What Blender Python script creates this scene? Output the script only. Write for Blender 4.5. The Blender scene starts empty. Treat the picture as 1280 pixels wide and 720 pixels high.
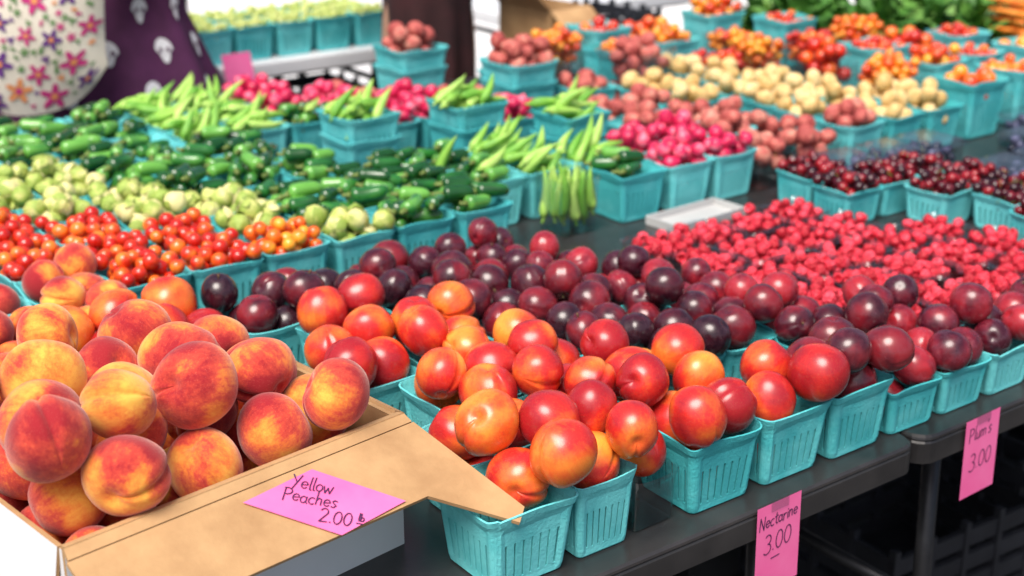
import bpy, bmesh, math, random
import numpy as np
from mathutils import Vector, Matrix, Euler
random.seed(11); np.random.seed(11)
TZ=0.75
scene=bpy.context.scene
COL=scene.collection
CAM=Vector((0,0,TZ+0.90)); PITCH=math.radians(20.7); YAW=math.radians(53.6)

# ------------------------------------------------------------ node helpers
def newmat(name):
    m=bpy.data.materials.new(name); m.use_nodes=True
    nt=m.node_tree; return m,nt,nt.nodes['Principled BSDF']
def N(nt,t,**kw):
    n=nt.nodes.new(t)
    for k,v in kw.items(): setattr(n,k,v)
    return n
def L(nt,a,b): nt.links.new(a,b)
def ramp(nt,fac,stops,interp='LINEAR'):
    r=N(nt,'ShaderNodeValToRGB'); r.color_ramp.interpolation=interp
    e=r.color_ramp.elements
    while len(e)<len(stops): e.new(0.5)
    for i,(p,c) in enumerate(stops):
        e[i].position=p; e[i].color=(c[0],c[1],c[2],1)
    L(nt,fac,r.inputs[0]); return r.outputs[0]
def mathn(nt,op,a,b=None,c=None):
    n=N(nt,'ShaderNodeMath',operation=op)
    for i,v in enumerate((a,b,c)):
        if v is None: continue
        if isinstance(v,(int,float)): n.inputs[i].default_value=v
        else: L(nt,v,n.inputs[i])
    return n.outputs[0]
def mixc(nt,f,a,b,bt='MIX'):
    n=N(nt,'ShaderNodeMix',data_type='RGBA',blend_type=bt)
    if isinstance(f,(int,float)): n.inputs[0].default_value=f
    else: L(nt,f,n.inputs[0])
    for i,v in ((6,a),(7,b)):
        if isinstance(v,tuple): n.inputs[i].default_value=(*v[:3],1)
        else: L(nt,v,n.inputs[i])
    return n.outputs[2]
def noise(nt,vec,scale,detail=3,rough=0.55,dist=0):
    n=N(nt,'ShaderNodeTexNoise'); n.inputs['Scale'].default_value=scale
    n.inputs['Detail'].default_value=detail; n.inputs['Roughness'].default_value=rough
    n.inputs['Distortion'].default_value=dist
    L(nt,vec,n.inputs['Vector']); return n.outputs['Fac']
def bump(nt,p,h,strength=0.3,dist=0.001):
    b=N(nt,'ShaderNodeBump'); b.inputs['Strength'].default_value=strength; b.inputs['Distance'].default_value=dist
    L(nt,h,b.inputs['Height']); L(nt,b.outputs[0],p.inputs['Normal'])
def locvec(nt):
    at=N(nt,'ShaderNodeAttribute',attribute_name='loc')
    oi=N(nt,'ShaderNodeObjectInfo'); ge=N(nt,'ShaderNodeNewGeometry')
    s=mathn(nt,'ADD',oi.outputs['Random'],ge.outputs['Random Per Island'])
    r=mathn(nt,'FRACT',mathn(nt,'MULTIPLY',s,7.31))
    cb=N(nt,'ShaderNodeCombineXYZ')
    L(nt,mathn(nt,'MULTIPLY',r,37.0),cb.inputs[0]); L(nt,mathn(nt,'MULTIPLY',r,-19.0),cb.inputs[1]); L(nt,mathn(nt,'MULTIPLY',r,53.0),cb.inputs[2])
    va=N(nt,'ShaderNodeVectorMath',operation='ADD'); L(nt,at.outputs['Vector'],va.inputs[0]); L(nt,cb.outputs[0],va.inputs[1])
    return at.outputs['Vector'],va.outputs[0],r
def objrand(nt):
    oi=N(nt,'ShaderNodeObjectInfo'); return oi.outputs['Random']

def fruit_mat(name,stops,patch=1.0,rough=0.35,coat=0.0,sheen=0.0,sheencol=(1,.8,.7),streak=0.25,speck=None,speckcol=(1,.8,.5),randamt=0.35,bumpst=0.05,bloom=0.0,bloomcol=(.35,.3,.45),spec=0.5,speckamt=.4,coatr=.2,pore=0.0):
    m,nt,p=newmat(name)
    raw,v,r=locvec(nt)
    n1=noise(nt,v,patch,2,0.45,0.2)
    mp=N(nt,'ShaderNodeMapping'); mp.inputs['Scale'].default_value=(7,7,1.2); L(nt,v,mp.inputs['Vector'])
    n2=noise(nt,mp.outputs[0],1.0,4,0.65)
    f=mathn(nt,'ADD',n1,mathn(nt,'MULTIPLY',mathn(nt,'SUBTRACT',n2,0.5),streak))
    if pore:
        n5=noise(nt,v,9,4,0.7); f=mathn(nt,'ADD',f,mathn(nt,'MULTIPLY',mathn(nt,'SUBTRACT',n5,0.5),pore))
    f=mathn(nt,'ADD',f,mathn(nt,'MULTIPLY',mathn(nt,'SUBTRACT',r,0.5),randamt))
    c=ramp(nt,f,stops)
    if speck:
        vo=N(nt,'ShaderNodeTexVoronoi'); vo.inputs['Scale'].default_value=speck; L(nt,v,vo.inputs['Vector'])
        sf=mathn(nt,'MULTIPLY',mathn(nt,'LESS_THAN',vo.outputs['Distance'],0.14),speckamt)
        c=mixc(nt,sf,c,speckcol)
    if bloom>0:
        n3=noise(nt,v,2.2,4,0.65)
        bf=mathn(nt,'MULTIPLY',ramp(nt,n3,[(0.42,(0,0,0)),(0.75,(1,1,1))]),bloom)
        c=mixc(nt,bf,c,bloomcol)
        ro=mathn(nt,'ADD',mathn(nt,'MULTIPLY',bf,0.55),rough); L(nt,ro,p.inputs['Roughness'])
    else:
        n4=noise(nt,v,3.0,3,0.6)
        L(nt,mathn(nt,'ADD',mathn(nt,'MULTIPLY',n4,.16),rough-.08),p.inputs['Roughness'])
    L(nt,c,p.inputs['Base Color'])
    p.inputs['Coat Weight'].default_value=coat; p.inputs['Coat Roughness'].default_value=coatr
    p.inputs['Sheen Weight'].default_value=sheen; p.inputs['Sheen Roughness'].default_value=0.4; p.inputs['Sheen Tint'].default_value=(*sheencol,1)
    p.inputs['Specular IOR Level'].default_value=spec
    if bumpst: bump(nt,p,noise(nt,v,26,3,0.7),bumpst*4,0.0008)
    return m

M={}
M['peach']=fruit_mat('peach_skin',[(0.34,(.34,.022,.030)),(0.47,(.60,.070,.045)),(0.57,(.80,.22,.045)),(0.72,(.90,.46,.08))],patch=0.72,rough=.88,sheen=.65,sheencol=(1,.76,.68),streak=.26,randamt=.20,bumpst=.20,speck=24,speckcol=(.88,.48,.34),spec=.08,speckamt=.32,pore=.22)
M['nectarine']=fruit_mat('nectarine_skin',[(0.34,(.36,.012,.018)),(0.48,(.60,.026,.020)),(0.60,(.82,.13,.024)),(0.82,(.92,.40,.05))],patch=0.55,rough=.28,coat=.2,streak=.16,speck=20,speckcol=(.95,.50,.22),randamt=.30,bumpst=.03,speckamt=.3,pore=.10)
M['bplum']=fruit_mat('black_plum_skin',[(0.30,(.022,.004,.009)),(0.52,(.070,.006,.014)),(0.74,(.22,.011,.018))],patch=0.8,rough=.24,coat=.25,streak=.18,speck=19,speckcol=(.20,.06,.07),randamt=.5,bumpst=.02,bloom=.09,bloomcol=(.36,.19,.24),speckamt=.25,coatr=.15)
M['plum']=fruit_mat('plum_skin',[(0.28,(.045,.004,.012)),(0.48,(.15,.008,.018)),(0.72,(.38,.018,.028))],patch=0.8,rough=.25,coat=.2,streak=.18,speck=19,speckcol=(.35,.10,.12),randamt=.5,bumpst=.02,bloom=.12,bloomcol=(.38,.20,.28),speckamt=.25,coatr=.15)
M['tomato']=fruit_mat('tomato_skin',[(0.30,(.50,.012,.006)),(0.55,(.68,.035,.010)),(0.80,(.86,.20,.02))],patch=0.5,rough=.16,coat=.3,streak=.05,randamt=.5,bumpst=.0)
M['otomato']=fruit_mat('orange_tomato_skin',[(0.25,(.66,.05,.010)),(0.50,(.84,.18,.015)),(0.75,(.92,.38,.03))],patch=0.5,rough=.18,coat=.25,streak=.05,randamt=.5,bumpst=.0)
M['tomatillo']=fruit_mat('tomatillo_husk',[(0.30,(.30,.42,.07)),(0.5,(.52,.58,.15)),(0.74,(.76,.70,.32))],patch=0.9,rough=.5,streak=.45,randamt=.65,bumpst=.18,pore=.12)
M['pepper']=fruit_mat('green_pepper_skin',[(0.30,(.008,.070,.012)),(0.5,(.022,.165,.026)),(0.75,(.14,.40,.06))],patch=0.5,rough=.14,coat=.4,streak=.1,randamt=.75,bumpst=.03)
M['okra']=fruit_mat('okra_skin',[(0.30,(.14,.38,.04)),(0.5,(.27,.54,.07)),(0.75,(.46,.68,.16))],patch=0.5,rough=.5,streak=.3,randamt=.5,bumpst=.06)
M['radish']=fruit_mat('radish_skin',[(0.30,(.46,.008,.055)),(0.55,(.68,.02,.10)),(0.78,(.82,.20,.28))],patch=0.8,rough=.35,streak=.2,randamt=.3,bumpst=.04)
M['redpotato']=fruit_mat('red_potato_skin',[(0.30,(.34,.055,.05)),(0.52,(.50,.11,.09)),(0.75,(.64,.27,.20))],patch=1.3,rough=.7,streak=.1,randamt=.3,bumpst=.15)
M['yellowpotato']=fruit_mat('yellow_potato_skin',[(0.30,(.55,.34,.11)),(0.5,(.70,.48,.19)),(0.75,(.80,.62,.32))],patch=1.3,rough=.65,streak=.1,randamt=.3,bumpst=.15)
M['raspberry']=fruit_mat('raspberry_skin',[(0.30,(.42,.006,.020)),(0.5,(.64,.018,.042)),(0.75,(.80,.06,.10))],patch=0.7,rough=.45,streak=.1,randamt=.5,bumpst=.03,bloom=.10,bloomcol=(.88,.34,.38),spec=.4)
M['cherry']=fruit_mat('cherry_skin',[(0.30,(.025,.002,.006)),(0.5,(.09,.003,.010)),(0.75,(.30,.008,.015))],patch=0.5,rough=.18,coat=.2,streak=.05,randamt=.6,bumpst=0)
M['blackberry']=fruit_mat('blackberry_skin',[(0.30,(.012,.012,.030)),(0.5,(.035,.035,.085)),(0.75,(.12,.12,.22))],patch=0.7,rough=.3,streak=.1,randamt=.5,bumpst=.02)
M['grape']=fruit_mat('grape_skin',[(0.30,(.36,.48,.10)),(0.5,(.52,.60,.17)),(0.75,(.68,.70,.28))],patch=0.7,rough=.3,streak=.1,randamt=.3,bumpst=0)
M['carrot']=fruit_mat('carrot_skin',[(0.30,(.72,.15,.02)),(0.5,(.85,.24,.03)),(0.75,(.90,.36,.07))],patch=1,rough=.5,streak=.1,randamt=.3,bumpst=.1)
M['leaf']=fruit_mat('leafy_green',[(0.30,(.03,.11,.015)),(0.5,(.07,.21,.03)),(0.75,(.17,.34,.06))],patch=3,rough=.5,streak=.3,randamt=.2,bumpst=.1)

def flat_mat(name,c1,c2,scale=12,rough=.6,bst=.2,bd=.001,detail=4,spec=.5,coord='Object',metal=0,vary=0.0):
    m,nt,p=newmat(name)
    tc=N(nt,'ShaderNodeTexCoord')
    n=noise(nt,tc.outputs[coord],scale,detail,.6)
    f=n
    if vary: f=mathn(nt,'ADD',n,mathn(nt,'MULTIPLY',mathn(nt,'SUBTRACT',objrand(nt),.5),vary))
    L(nt,ramp(nt,f,[(0.3,c1),(0.7,c2)]),p.inputs['Base Color'])
    p.inputs['Roughness'].default_value=rough; p.inputs['Specular IOR Level'].default_value=spec
    p.inputs['Metallic'].default_value=metal
    if bst: bump(nt,p,noise(nt,tc.outputs[coord],scale*14,3,.7),bst,bd)
    return m
M['teal']=flat_mat('teal_pulp',(.070,.48,.51),(.17,.66,.68),18,.9,.8,.0018,vary=.5,spec=.12)
M['black']=flat_mat('black_table_plastic',(.018,.017,.018),(.042,.039,.039),9,.30,.3,.0004)
M['metal']=flat_mat('dark_metal_tube',(.03,.03,.034),(.06,.06,.065),20,.4,0,metal=.6)
M['whitetable']=flat_mat('white_table_plastic',(.72,.73,.75),(.80,.81,.83),8,.4,.2,.0004)
M['kraft']=flat_mat('kraft_cardboard',(.38,.215,.095),(.54,.33,.155),14,.85,.5,.001)
M['whitecard']=flat_mat('white_cardboard',(.74,.75,.77),(.82,.83,.85),6,.55,.15,.0004)
M['pink']=flat_mat('pink_paper',(.92,.12,.36),(.97,.19,.44),10,.8,.1,.0003)
M['ink']=flat_mat('marker_ink',(.05,.01,.06),(.09,.02,.10),40,.6,0)
M['stem']=flat_mat('green_stem',(.10,.16,.03),(.20,.26,.06),60,.6,0)
M['brownstem']=flat_mat('brown_stem',(.09,.05,.02),(.16,.10,.04),60,.8,0)
M['crate']=flat_mat('black_crate_plastic',(.012,.013,.018),(.03,.032,.04),9,.5,0)
M['asphalt']=flat_mat('asphalt',(.03,.03,.032),(.065,.064,.062),3,.9,.6,.004)
M['concrete']=flat_mat('baked_glare_concrete',(.66,.66,.66),(.84,.83,.81),.8,.85,.3,.002)  # near-white base colour stands in for overexposed daylight on the ground
M['tray']=flat_mat('grey_tray_plastic',(.45,.45,.45),(.55,.55,.54),9,.4,0)
M['skin']=flat_mat('skin',(.42,.23,.15),(.50,.29,.20),10,.5,.1)
M['hair']=flat_mat('brown_hair',(.04,.02,.012),(.09,.05,.03),30,.5,.3)
M['purple']=flat_mat('purple_cloth',(.050,.006,.040),(.085,.014,.070),14,.85,.4,.0015)
M['printwhite']=flat_mat('white_print',(.6,.6,.62),(.72,.72,.75),20,.85,0)
M['cream']=flat_mat('cream_canvas',(.66,.60,.50),(.76,.70,.60),12,.85,.4,.001)
M['maroon']=flat_mat('maroon_cloth',(.016,.005,.006),(.045,.010,.012),10,.9,.4,.002)
for k,c in (('fl_mag',(.55,.03,.20)),('fl_pur',(.13,.03,.22)),('fl_grn',(.12,.25,.08)),('fl_org',(.75,.28,.10)),('fl_blu',(.12,.18,.45))):
    M[k]=flat_mat('print_'+k[3:],tuple(x*.8 for x in c),c,20,.85,0)
def clear_mat():
    m,nt,p=newmat('clear_plastic')
    nt.nodes.remove(p); out=nt.nodes['Material Output']
    t=N(nt,'ShaderNodeBsdfTransparent'); t.inputs[0].default_value=(.96,.975,.98,1)
    g=N(nt,'ShaderNodeBsdfGlossy'); g.inputs['Roughness'].default_value=.14
    lw=N(nt,'ShaderNodeLayerWeight'); lw.inputs[0].default_value=.35
    f=mathn(nt,'ADD',mathn(nt,'MULTIPLY',mathn(nt,'POWER',lw.outputs['Facing'],2.2),.75),.05)
    mx=N(nt,'ShaderNodeMixShader'); L(nt,f,mx.inputs[0]); L(nt,t.outputs[0],mx.inputs[1]); L(nt,g.outputs[0],mx.inputs[2])
    L(nt,mx.outputs[0],out.inputs[0]); return m
M['clear']=clear_mat()

# ------------------------------------------------------------ mesh helpers
def make_mesh(name,verts,faces,mats,midx=None,smooth=True,loc=None):
    me=bpy.data.meshes.new(name); me.from_pydata([tuple(v) for v in verts],[],faces)
    for m in mats: me.materials.append(m)
    if midx is not None: me.polygons.foreach_set('material_index',np.array(midx,dtype=np.int32))
    me.polygons.foreach_set('use_smooth',np.full(len(me.polygons),smooth))
    a=me.attributes.new('loc','FLOAT_VECTOR','POINT')
    src=loc if loc is not None else verts
    a.data.foreach_set('vector',np.array([tuple(v) for v in src],dtype=np.float32).ravel())
    me.update(); return me
def obj(name,me,label=None,category=None,group=None,parent=None,matrix=None,kind=None):
    o=bpy.data.objects.new(name,me); COL.objects.link(o)
    if parent: o.parent=parent
    if matrix is not None: o.matrix_basis=matrix
    if label: o['label']=label
    if category: o['category']=category
    if group: o['group']=group
    if kind: o['kind']=kind
    return o
class MB:
    """small mesh builder"""
    def __init__(s): s.v=[];s.f=[];s.m=[];s.l=[]
    def add(s,v,f,mi=0,loc=None):
        b=len(s.v); s.v+= [tuple(x) for x in v]; s.l+=[tuple(x) for x in (loc if loc is not None else v)]
        s.f+=[[i+b for i in q] for q in f]; s.m+=[mi]*len(f)
    def box(s,x0,x1,y0,y1,z0,z1,mi=0):
        v=[(x,y,z) for z in (z0,z1) for y in (y0,y1) for x in (x0,x1)]
        s.add(v,[[0,2,3,1],[4,5,7,6],[0,1,5,4],[2,6,7,3],[0,4,6,2],[1,3,7,5]],mi)
    def tube(s,pts,rad,n=8,mi=0,cap=True):
        pts=[Vector(p) for p in pts]; rs=rad if isinstance(rad,list) else [rad]*len(pts)
        v=[];f=[]
        for i,p in enumerate(pts):
            t=(pts[min(i+1,len(pts)-1)]-pts[max(i-1,0)]).normalized()
            up=Vector((0,0,1)) if abs(t.z)<.9 else Vector((1,0,0))
            a=t.cross(up).normalized(); b=t.cross(a)
            for k in range(n):
                an=2*math.pi*k/n; v.append(p+(a*math.cos(an)+b*math.sin(an))*rs[i])
        for i in range(len(pts)-1):
            for k in range(n):
                k2=(k+1)%n; f.append([i*n+k,i*n+k2,(i+1)*n+k2,(i+1)*n+k])
        if cap: f.append(list(range(n))[::-1]); f.append([(len(pts)-1)*n+k for k in range(n)])
        s.add(v,f,mi)
    def mesh(s,name,mats,smooth=False,bevel=0):
        me=make_mesh(name,s.v,s.f,mats,s.m,smooth,s.l)
        return me
def sphere_grid(fn,nu,nv):
    v=[];l=[];f=[]
    def d(th,ph): return Vector((math.sin(th)*math.cos(ph),math.sin(th)*math.sin(ph),math.cos(th)))
    v.append(fn(1e-4,0)); l.append(d(0,0))
    for i in range(1,nv):
        th=math.pi*i/nv
        for j in range(nu):
            ph=-math.pi+2*math.pi*j/nu; v.append(fn(th,ph)); l.append(d(th,ph))
    v.append(fn(math.pi-1e-4,0)); l.append(d(math.pi,0))
    for j in range(nu): f.append([0,1+j,1+(j+1)%nu])
    for i in range(nv-2):
        a=1+i*nu
        for j in range(nu): f.append([a+j,a+nu+j,a+nu+(j+1)%nu,a+(j+1)%nu])
    a=1+(nv-2)*nu; e=len(v)-1
    for j in range(nu): f.append([a+j,e,a+(j+1)%nu])
    return v,f,l
def sph(th,ph,r,sx=1,sy=1,sz=1):
    return Vector((r*math.sin(th)*math.cos(ph)*sx,r*math.sin(th)*math.sin(ph)*sy,r*math.cos(th)*sz))
def cleft_fruit(name,mat,dimple,dw,cleft,cw,sx,sy,sz,nu,nv,lump=0,seed=0,stem=None,tip=0):
    rnd=random.Random(seed); ph0=[rnd.uniform(0,6.28) for _ in range(6)]
    def fn(th,ph):
        r=1-dimple*math.exp(-(th/dw)**2)-cleft*math.exp(-(ph/cw)**2)*(math.sin(th)**.6)*(1 if th<2.6 else .5)
        r+=cleft*.35*math.exp(-((abs(ph)-cw*2.6)/(cw*1.8))**2)*math.sin(th)
        r-=.05*math.exp(-((math.pi-th)/.25)**2)*(1 if tip==0 else -tip)
        if lump: r+=lump*(math.sin(2*ph+ph0[0])*math.sin(th)**2+.7*math.sin(3*th+ph0[1])*math.cos(ph+ph0[2])*math.sin(th)+.6*math.sin(4*ph+ph0[3]+2*th)*math.sin(th)**2)
        return sph(th,ph,r,sx,sy,sz)
    v,f,l=sphere_grid(fn,nu,nv)
    b=MB(); b.add(v,f,0,l)
    mats=[mat]
    if stem:
        mats.append(stem[0]); z0=(1-dimple)*sz-.03
        b.tube([(0,0,z0),(.02,0,z0+stem[1]*.5),(stem[2],0,z0+stem[1])],[stem[3],stem[3]*.8,stem[3]*1.2],6,1)
    return b.mesh(name,mats,True)
def berry(name,mat,sub,nd,sz,amp,cup=.70):
    bm=bmesh.new(); bmesh.ops.create_icosphere(bm,subdivisions=sub,radius=1)
    dirs=[]
    ga=math.pi*(3-math.sqrt(5))
    for i in range(nd):
        z=1-2*(i+.5)/nd; r=math.sqrt(1-z*z); dirs.append((r*math.cos(ga*i),r*math.sin(ga*i),z))
    D=np.array(dirs); dm=2.1/math.sqrt(nd)
    v=[];l=[]
    for q in bm.verts:
        c=np.array(q.co); d=math.sqrt(max(0,((D-c)**2).sum(1).min()))
        r=(1-amp)+amp*math.sqrt(max(0,1-(d/dm)**2))
        taper=1-.22*c[2]
        zz=c[2]*r*sz
        if c[2]<-.80: zz=-.80*sz*r+(-.80-c[2])*(3.6 if cup<.6 else .5)
        v.append((c[0]*r*taper,c[1]*r*taper,zz)); l.append(tuple(c))
    f=[[w.index for w in q.verts] for q in bm.faces]; bm.free()
    return make_mesh(name,v,f,[mat],None,True,l)
def pod(name,mat,half,prof,nu,nr,ribs,bend,stemmat,stemlen):
    v=[];l=[];f=[]
    for i in range(nr+1):
        t=i/nr; x=-half+2*half*t; r=prof(t)
        zb=bend*(t-.5)**2*4
        for j in range(nu):
            a=2*math.pi*j/nu; rr=r*(1+(ribs[1]*math.cos(ribs[0]*a) if ribs else 0))
            v.append((x,rr*math.cos(a)+zb,rr*math.sin(a))); l.append((x*.4,math.cos(a),math.sin(a)))
    for i in range(nr):
        for j in range(nu):
            f.append([i*nu+j,(i+1)*nu+j,(i+1)*nu+(j+1)%nu,i*nu+(j+1)%nu])
    f.append(list(range(nu))); f.append([nr*nu+j for j in range(nu)][::-1])
    b=MB(); b.add(v,f,0,l)
    b.tube([(-half,bend,0),(-half-stemlen*.5,bend*1.2,0),(-half-stemlen,bend*1.5,.15)],[.50,.22,.26],6,1)
    return b.mesh(name,[mat,stemmat],True)
def jal(t):
    return max(.05,math.sin(min(1,t/.14)*math.pi/2)**.6*(1-.22*t)*math.sqrt(max(0,1-max(0,(t-.70)/.30)**2))) 
def okr(t):
    return max(.03,(min(1,.55+t/.12*.45))*(1-t**2.0*.96))
def carr(t): return max(.05,min(1,.6+t*6)*(1-t**1.2*.93))

K={}
def regk(key,name,hi,lo,group,label,cat,subs=None,maxi=290):
    K[key]=dict(name=name,hi=hi if isinstance(hi,list) else [hi],lo=lo,group=group,label=label,cat=cat,subs=subs,maxi=maxi,inst=[])
P_=lambda s,nu,nv:cleft_fruit('peach',M['peach'],.22,.30,.115,.12,1.03,.96,.93,nu,nv,.028,s,tip=.5)
regk('peach','peach',[P_(i,72,44) for i in range(1,6)],P_(1,20,14),'peaches heaped in the cardboard box','fuzzy red and yellow peach in the cardboard box','peach')
Nn=lambda s,nu,nv:cleft_fruit('nectarine',M['nectarine'],.18,.25,.085,.11,1,.95,.98,nu,nv,.030,s,tip=.7)
regk('nectarine','nectarine',[Nn(i,48,32) for i in range(1,7)],Nn(1,18,12),'nectarines in the teal baskets','glossy red and yellow nectarine heaped in a teal basket','nectarine')
def Pl(mk,s,nu,nv,st=None): return cleft_fruit('plum',M[mk],.14,.22,.045,.10,1,.96,.99,nu,nv,.022,s,stem=st)
st_=(M['brownstem'],.22,.06,.05)
regk('plum','plum',[Pl('plum',1,40,28),Pl('plum',2,40,28),Pl('plum',3,40,28,st_),Pl('plum',4,40,28)],Pl('plum',1,16,10),'plums in the teal baskets','shiny dark red plum heaped in a small teal basket','plum')
regk('bplum','plum',[Pl('bplum',1,40,28),Pl('bplum',2,40,28),Pl('bplum',3,40,28,st_),Pl('bplum',4,40,28)],Pl('bplum',1,16,10),'large dark plums in the teal baskets','large shiny nearly black plum heaped in a teal basket','plum')
def T_(mk,nu,nv): return cleft_fruit('cherry_tomato',M[mk],.07,.2,0,.1,1,1,.98,nu,nv,0,0)
regk('tomato','cherry_tomato',[T_('tomato',24,16)],T_('tomato',12,8),'cherry tomatoes in the baskets','shiny red cherry tomato in a teal basket','tomato',maxi=180)
regk('otomato','cherry_tomato',[T_('otomato',24,16)],T_('otomato',12,8),'orange cherry tomatoes in the baskets','shiny orange cherry tomato in a teal basket','tomato',maxi=110)
def tomatillo(nu,nv,seed):
    rnd=random.Random(seed); a=[rnd.uniform(0,6.28) for _ in range(4)]
    def fn(th,ph):
        r=1+.022*math.cos(6*ph+a[0])*math.sin(th)+.02*math.sin(3*th+2*ph+a[2])*math.sin(th)
        r+=.20*math.exp(-((math.pi-th)/.25)**2)-.1*math.exp(-(th/.3)**2)
        return sph(th,ph,r,1,1,1)
    v,f,l=sphere_grid(fn,nu,nv); b=MB(); b.add(v,f,0,l)
    np_=5 if seed%2 else 4
    for q in range(np_):
        an=2*math.pi*q/np_+a[3]; pv=[];pf=[]
        ln=rnd.uniform(1.2,1.7)
        for i in range(6):
            t=i/5; th=.10+t*ln; off=1.02+.24*t*t+rnd.uniform(-.02,.02)
            for s in(-1,0,1):
                ph=an+s*.58*math.sin(math.pi*min(1,.15+t*.80)); pv.append(sph(th,ph,off+(.05 if s==0 else 0)))
        for i in range(5):
            for s in range(2): o=i*3+s; pf.append([o,o+3,o+4,o+1])
        b.add(pv,pf,0,[x*1.3+Vector((3,1,2)) for x in pv])
    b.tube([(0,0,.86),(.03,0,1.25)],[.10,.08],6,1)
    return b.mesh('tomatillo',[M['tomatillo'],M['stem']],True)
regk('tomatillo','tomatillo',[tomatillo(36,22,i) for i in range(1,5)],tomatillo(16,10,1),'tomatillos in the baskets','pale green tomatillo in its papery husk','tomatillo')
PH=2.25
regk('pepper','green_chili_pepper',[pod('green_chili_pepper',M['pepper'],PH,jal,18,16,None,.3,M['stem'],.9),pod('green_chili_pepper',M['pepper'],PH*.9,jal,18,16,None,-.15,M['stem'],.9)],
     pod('green_chili_pepper',M['pepper'],PH,jal,8,8,None,.3,M['stem'],.8),'green peppers in the baskets','glossy dark green chili pepper in a heap','pepper',subs=[(-1.4,.9),(-.4,.95),(.6,.9),(1.4,.75)])
OH=4.3
regk('okra','okra_pod',[pod('okra_pod',M['okra'],OH,okr,16,14,(7,.08),.6,M['okra'],1.0),pod('okra_pod',M['okra'],OH*.85,okr,16,14,(7,.08),-.4,M['okra'],1.0)],
     pod('okra_pod',M['okra'],OH,okr,8,6,None,.5,M['okra'],1.0),'okra pods in the baskets','light green ribbed okra pod in a heap','okra',subs=[(-3.3,.9),(-2.1,.9),(-.9,.9),(.3,.8),(1.5,.65)],maxi=265)
R_=lambda nu,nv:cleft_fruit('radish',M['radish'],-.0,.2,0,.1,1,1,1.02,nu,nv,.03,4,tip=6)
regk('radish','radish',[R_(24,16)],R_(12,8),'red radishes in the baskets','bright pink red radish in a heap','radish')
Q_=lambda k,m,nu,nv,s:cleft_fruit(k,M[m],0,.2,0,.1,1.12,.95,.9,nu,nv,.05,s)
regk('redpotato','red_potato',[Q_('red_potato','redpotato',28,18,5),Q_('red_potato','redpotato',28,18,6)],Q_('red_potato','redpotato',14,9,5),'small red potatoes in the baskets','small red skinned potato in a basket','potato')
regk('yellowpotato','yellow_potato',[Q_('yellow_potato','yellowpotato',28,18,7),Q_('yellow_potato','yellowpotato',28,18,8)],Q_('yellow_potato','yellowpotato',14,9,7),'small yellow potatoes in the baskets','small yellow potato in a basket','potato')
regk('raspberry','raspberry',[berry('raspberry',M['raspberry'],4,34,1.15,.40,.5)],berry('raspberry',M['raspberry'],3,34,1.15,.40,.5),'raspberries in the clear boxes','ripe red raspberry in a clear plastic box','raspberry')
C_=lambda nu,nv,st=None:cleft_fruit('cherry',M['cherry'],.18,.3,.03,.2,1.04,.98,.95,nu,nv,0,4,stem=st)
regk('cherry','cherry',[C_(24,16),C_(24,16,(M['stem'],1.7,.9,.06)),C_(24,16)],C_(12,8,(M['stem'],1.5,.8,.06)),'cherries in the teal baskets','shiny dark red cherry heaped in a teal basket','cherry')
regk('blackberry','blackberry',[berry('blackberry',M['blackberry'],3,44,1.15,.24)],berry('blackberry',M['blackberry'],2,40,1.15,.2),'blackberries in the clear boxes','dark blackberry in a clear plastic box','blackberry')
G_=lambda nu,nv:cleft_fruit('green_grape',M['grape'],.03,.2,0,.1,.95,.95,1.1,nu,nv,0,4)
regk('grape','green_grape',[G_(16,12)],G_(12,8),'green grapes in the baskets','pale green grape in a teal basket','grape',maxi=150)

# ------------------------------------------------------------ baskets
def to_eval(me,mods):
    o=bpy.data.objects.new('tmp',me); COL.objects.link(o)
    for t,kw in mods:
        md=o.modifiers.new(t,t)
        for k,v in kw.items(): setattr(md,k,v)
    dg=bpy.context.evaluated_depsgraph_get(); dg.update()
    r=bpy.data.meshes.new_from_object(o.evaluated_get(dg)); bpy.data.objects.remove(o); return r
def basket_mesh(name,ht,hb,h,nslot,mat,thick=.0024,holes=True,rc=.18,rim=.0035,seed=0):
    per=[]; tag=[]
    w=[]
    for i in range(2*nslot+1): w.append(1.0 if i%2 else 3.0)
    w[0]=w[-1]=1.6
    tot=sum(w); x=-(1-rc); 
    cols=[x]
    for a in w: x+=a/tot*2*(1-rc); cols.append(x)
    for side in range(4):
        ang=side*math.pi/2; c,s=math.cos(ang),math.sin(ang)
        pts=[(q,-1.0) for q in cols]
        for q in range(1,5):
            a=-math.pi/2+math.pi/2*q/5; pts.append(((1-rc)+rc*math.cos(a),-(1-rc)+rc*math.sin(a)))
        for i,(px,py) in enumerate(pts):
            per.append((px*c-py*s,px*s+py*c)); tag.append(1 if (i<2*nslot+1 and i%2==1) else 0)
    n=len(per)
    zs=[0,.03,.10,.13,.62,.66,.80,.87,.92,1.0]
    off=[-.004,-.001,0,0,0,0,0,.0006,.0022,rim]
    v=[];f=[]
    for zi,(z,o) in enumerate(zip(zs,off)):
        hh=hb+(ht-.0035-hb)*z+o
        for i,p in enumerate(per):
            k=0.0
            if .04<z<.82 and (tag[i] or tag[i-1]): k=-.0018
            k+=.0014*math.sin(i*.45+seed)*z
            v.append((p[0]*(hh+k),p[1]*(hh+k),z*h+(.0018*math.sin(i*.33+seed*2) if zi>7 else 0)))
    for r in range(len(zs)-1):
        for i in range(n):
            if holes and tag[i] and r==3: continue
            f.append([r*n+i,r*n+(i+1)%n,(r+1)*n+(i+1)%n,(r+1)*n+i])
    f.append(list(range(n))[::-1])
    me=make_mesh(name,v,f,[mat],None,True)
    r=to_eval(me,[('SOLIDIFY',dict(thickness=thick,offset=-1))])
    r.name=name
    r.polygons.foreach_set('use_smooth',np.full(len(r.polygons),False)); r.update()
    return r
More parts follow.
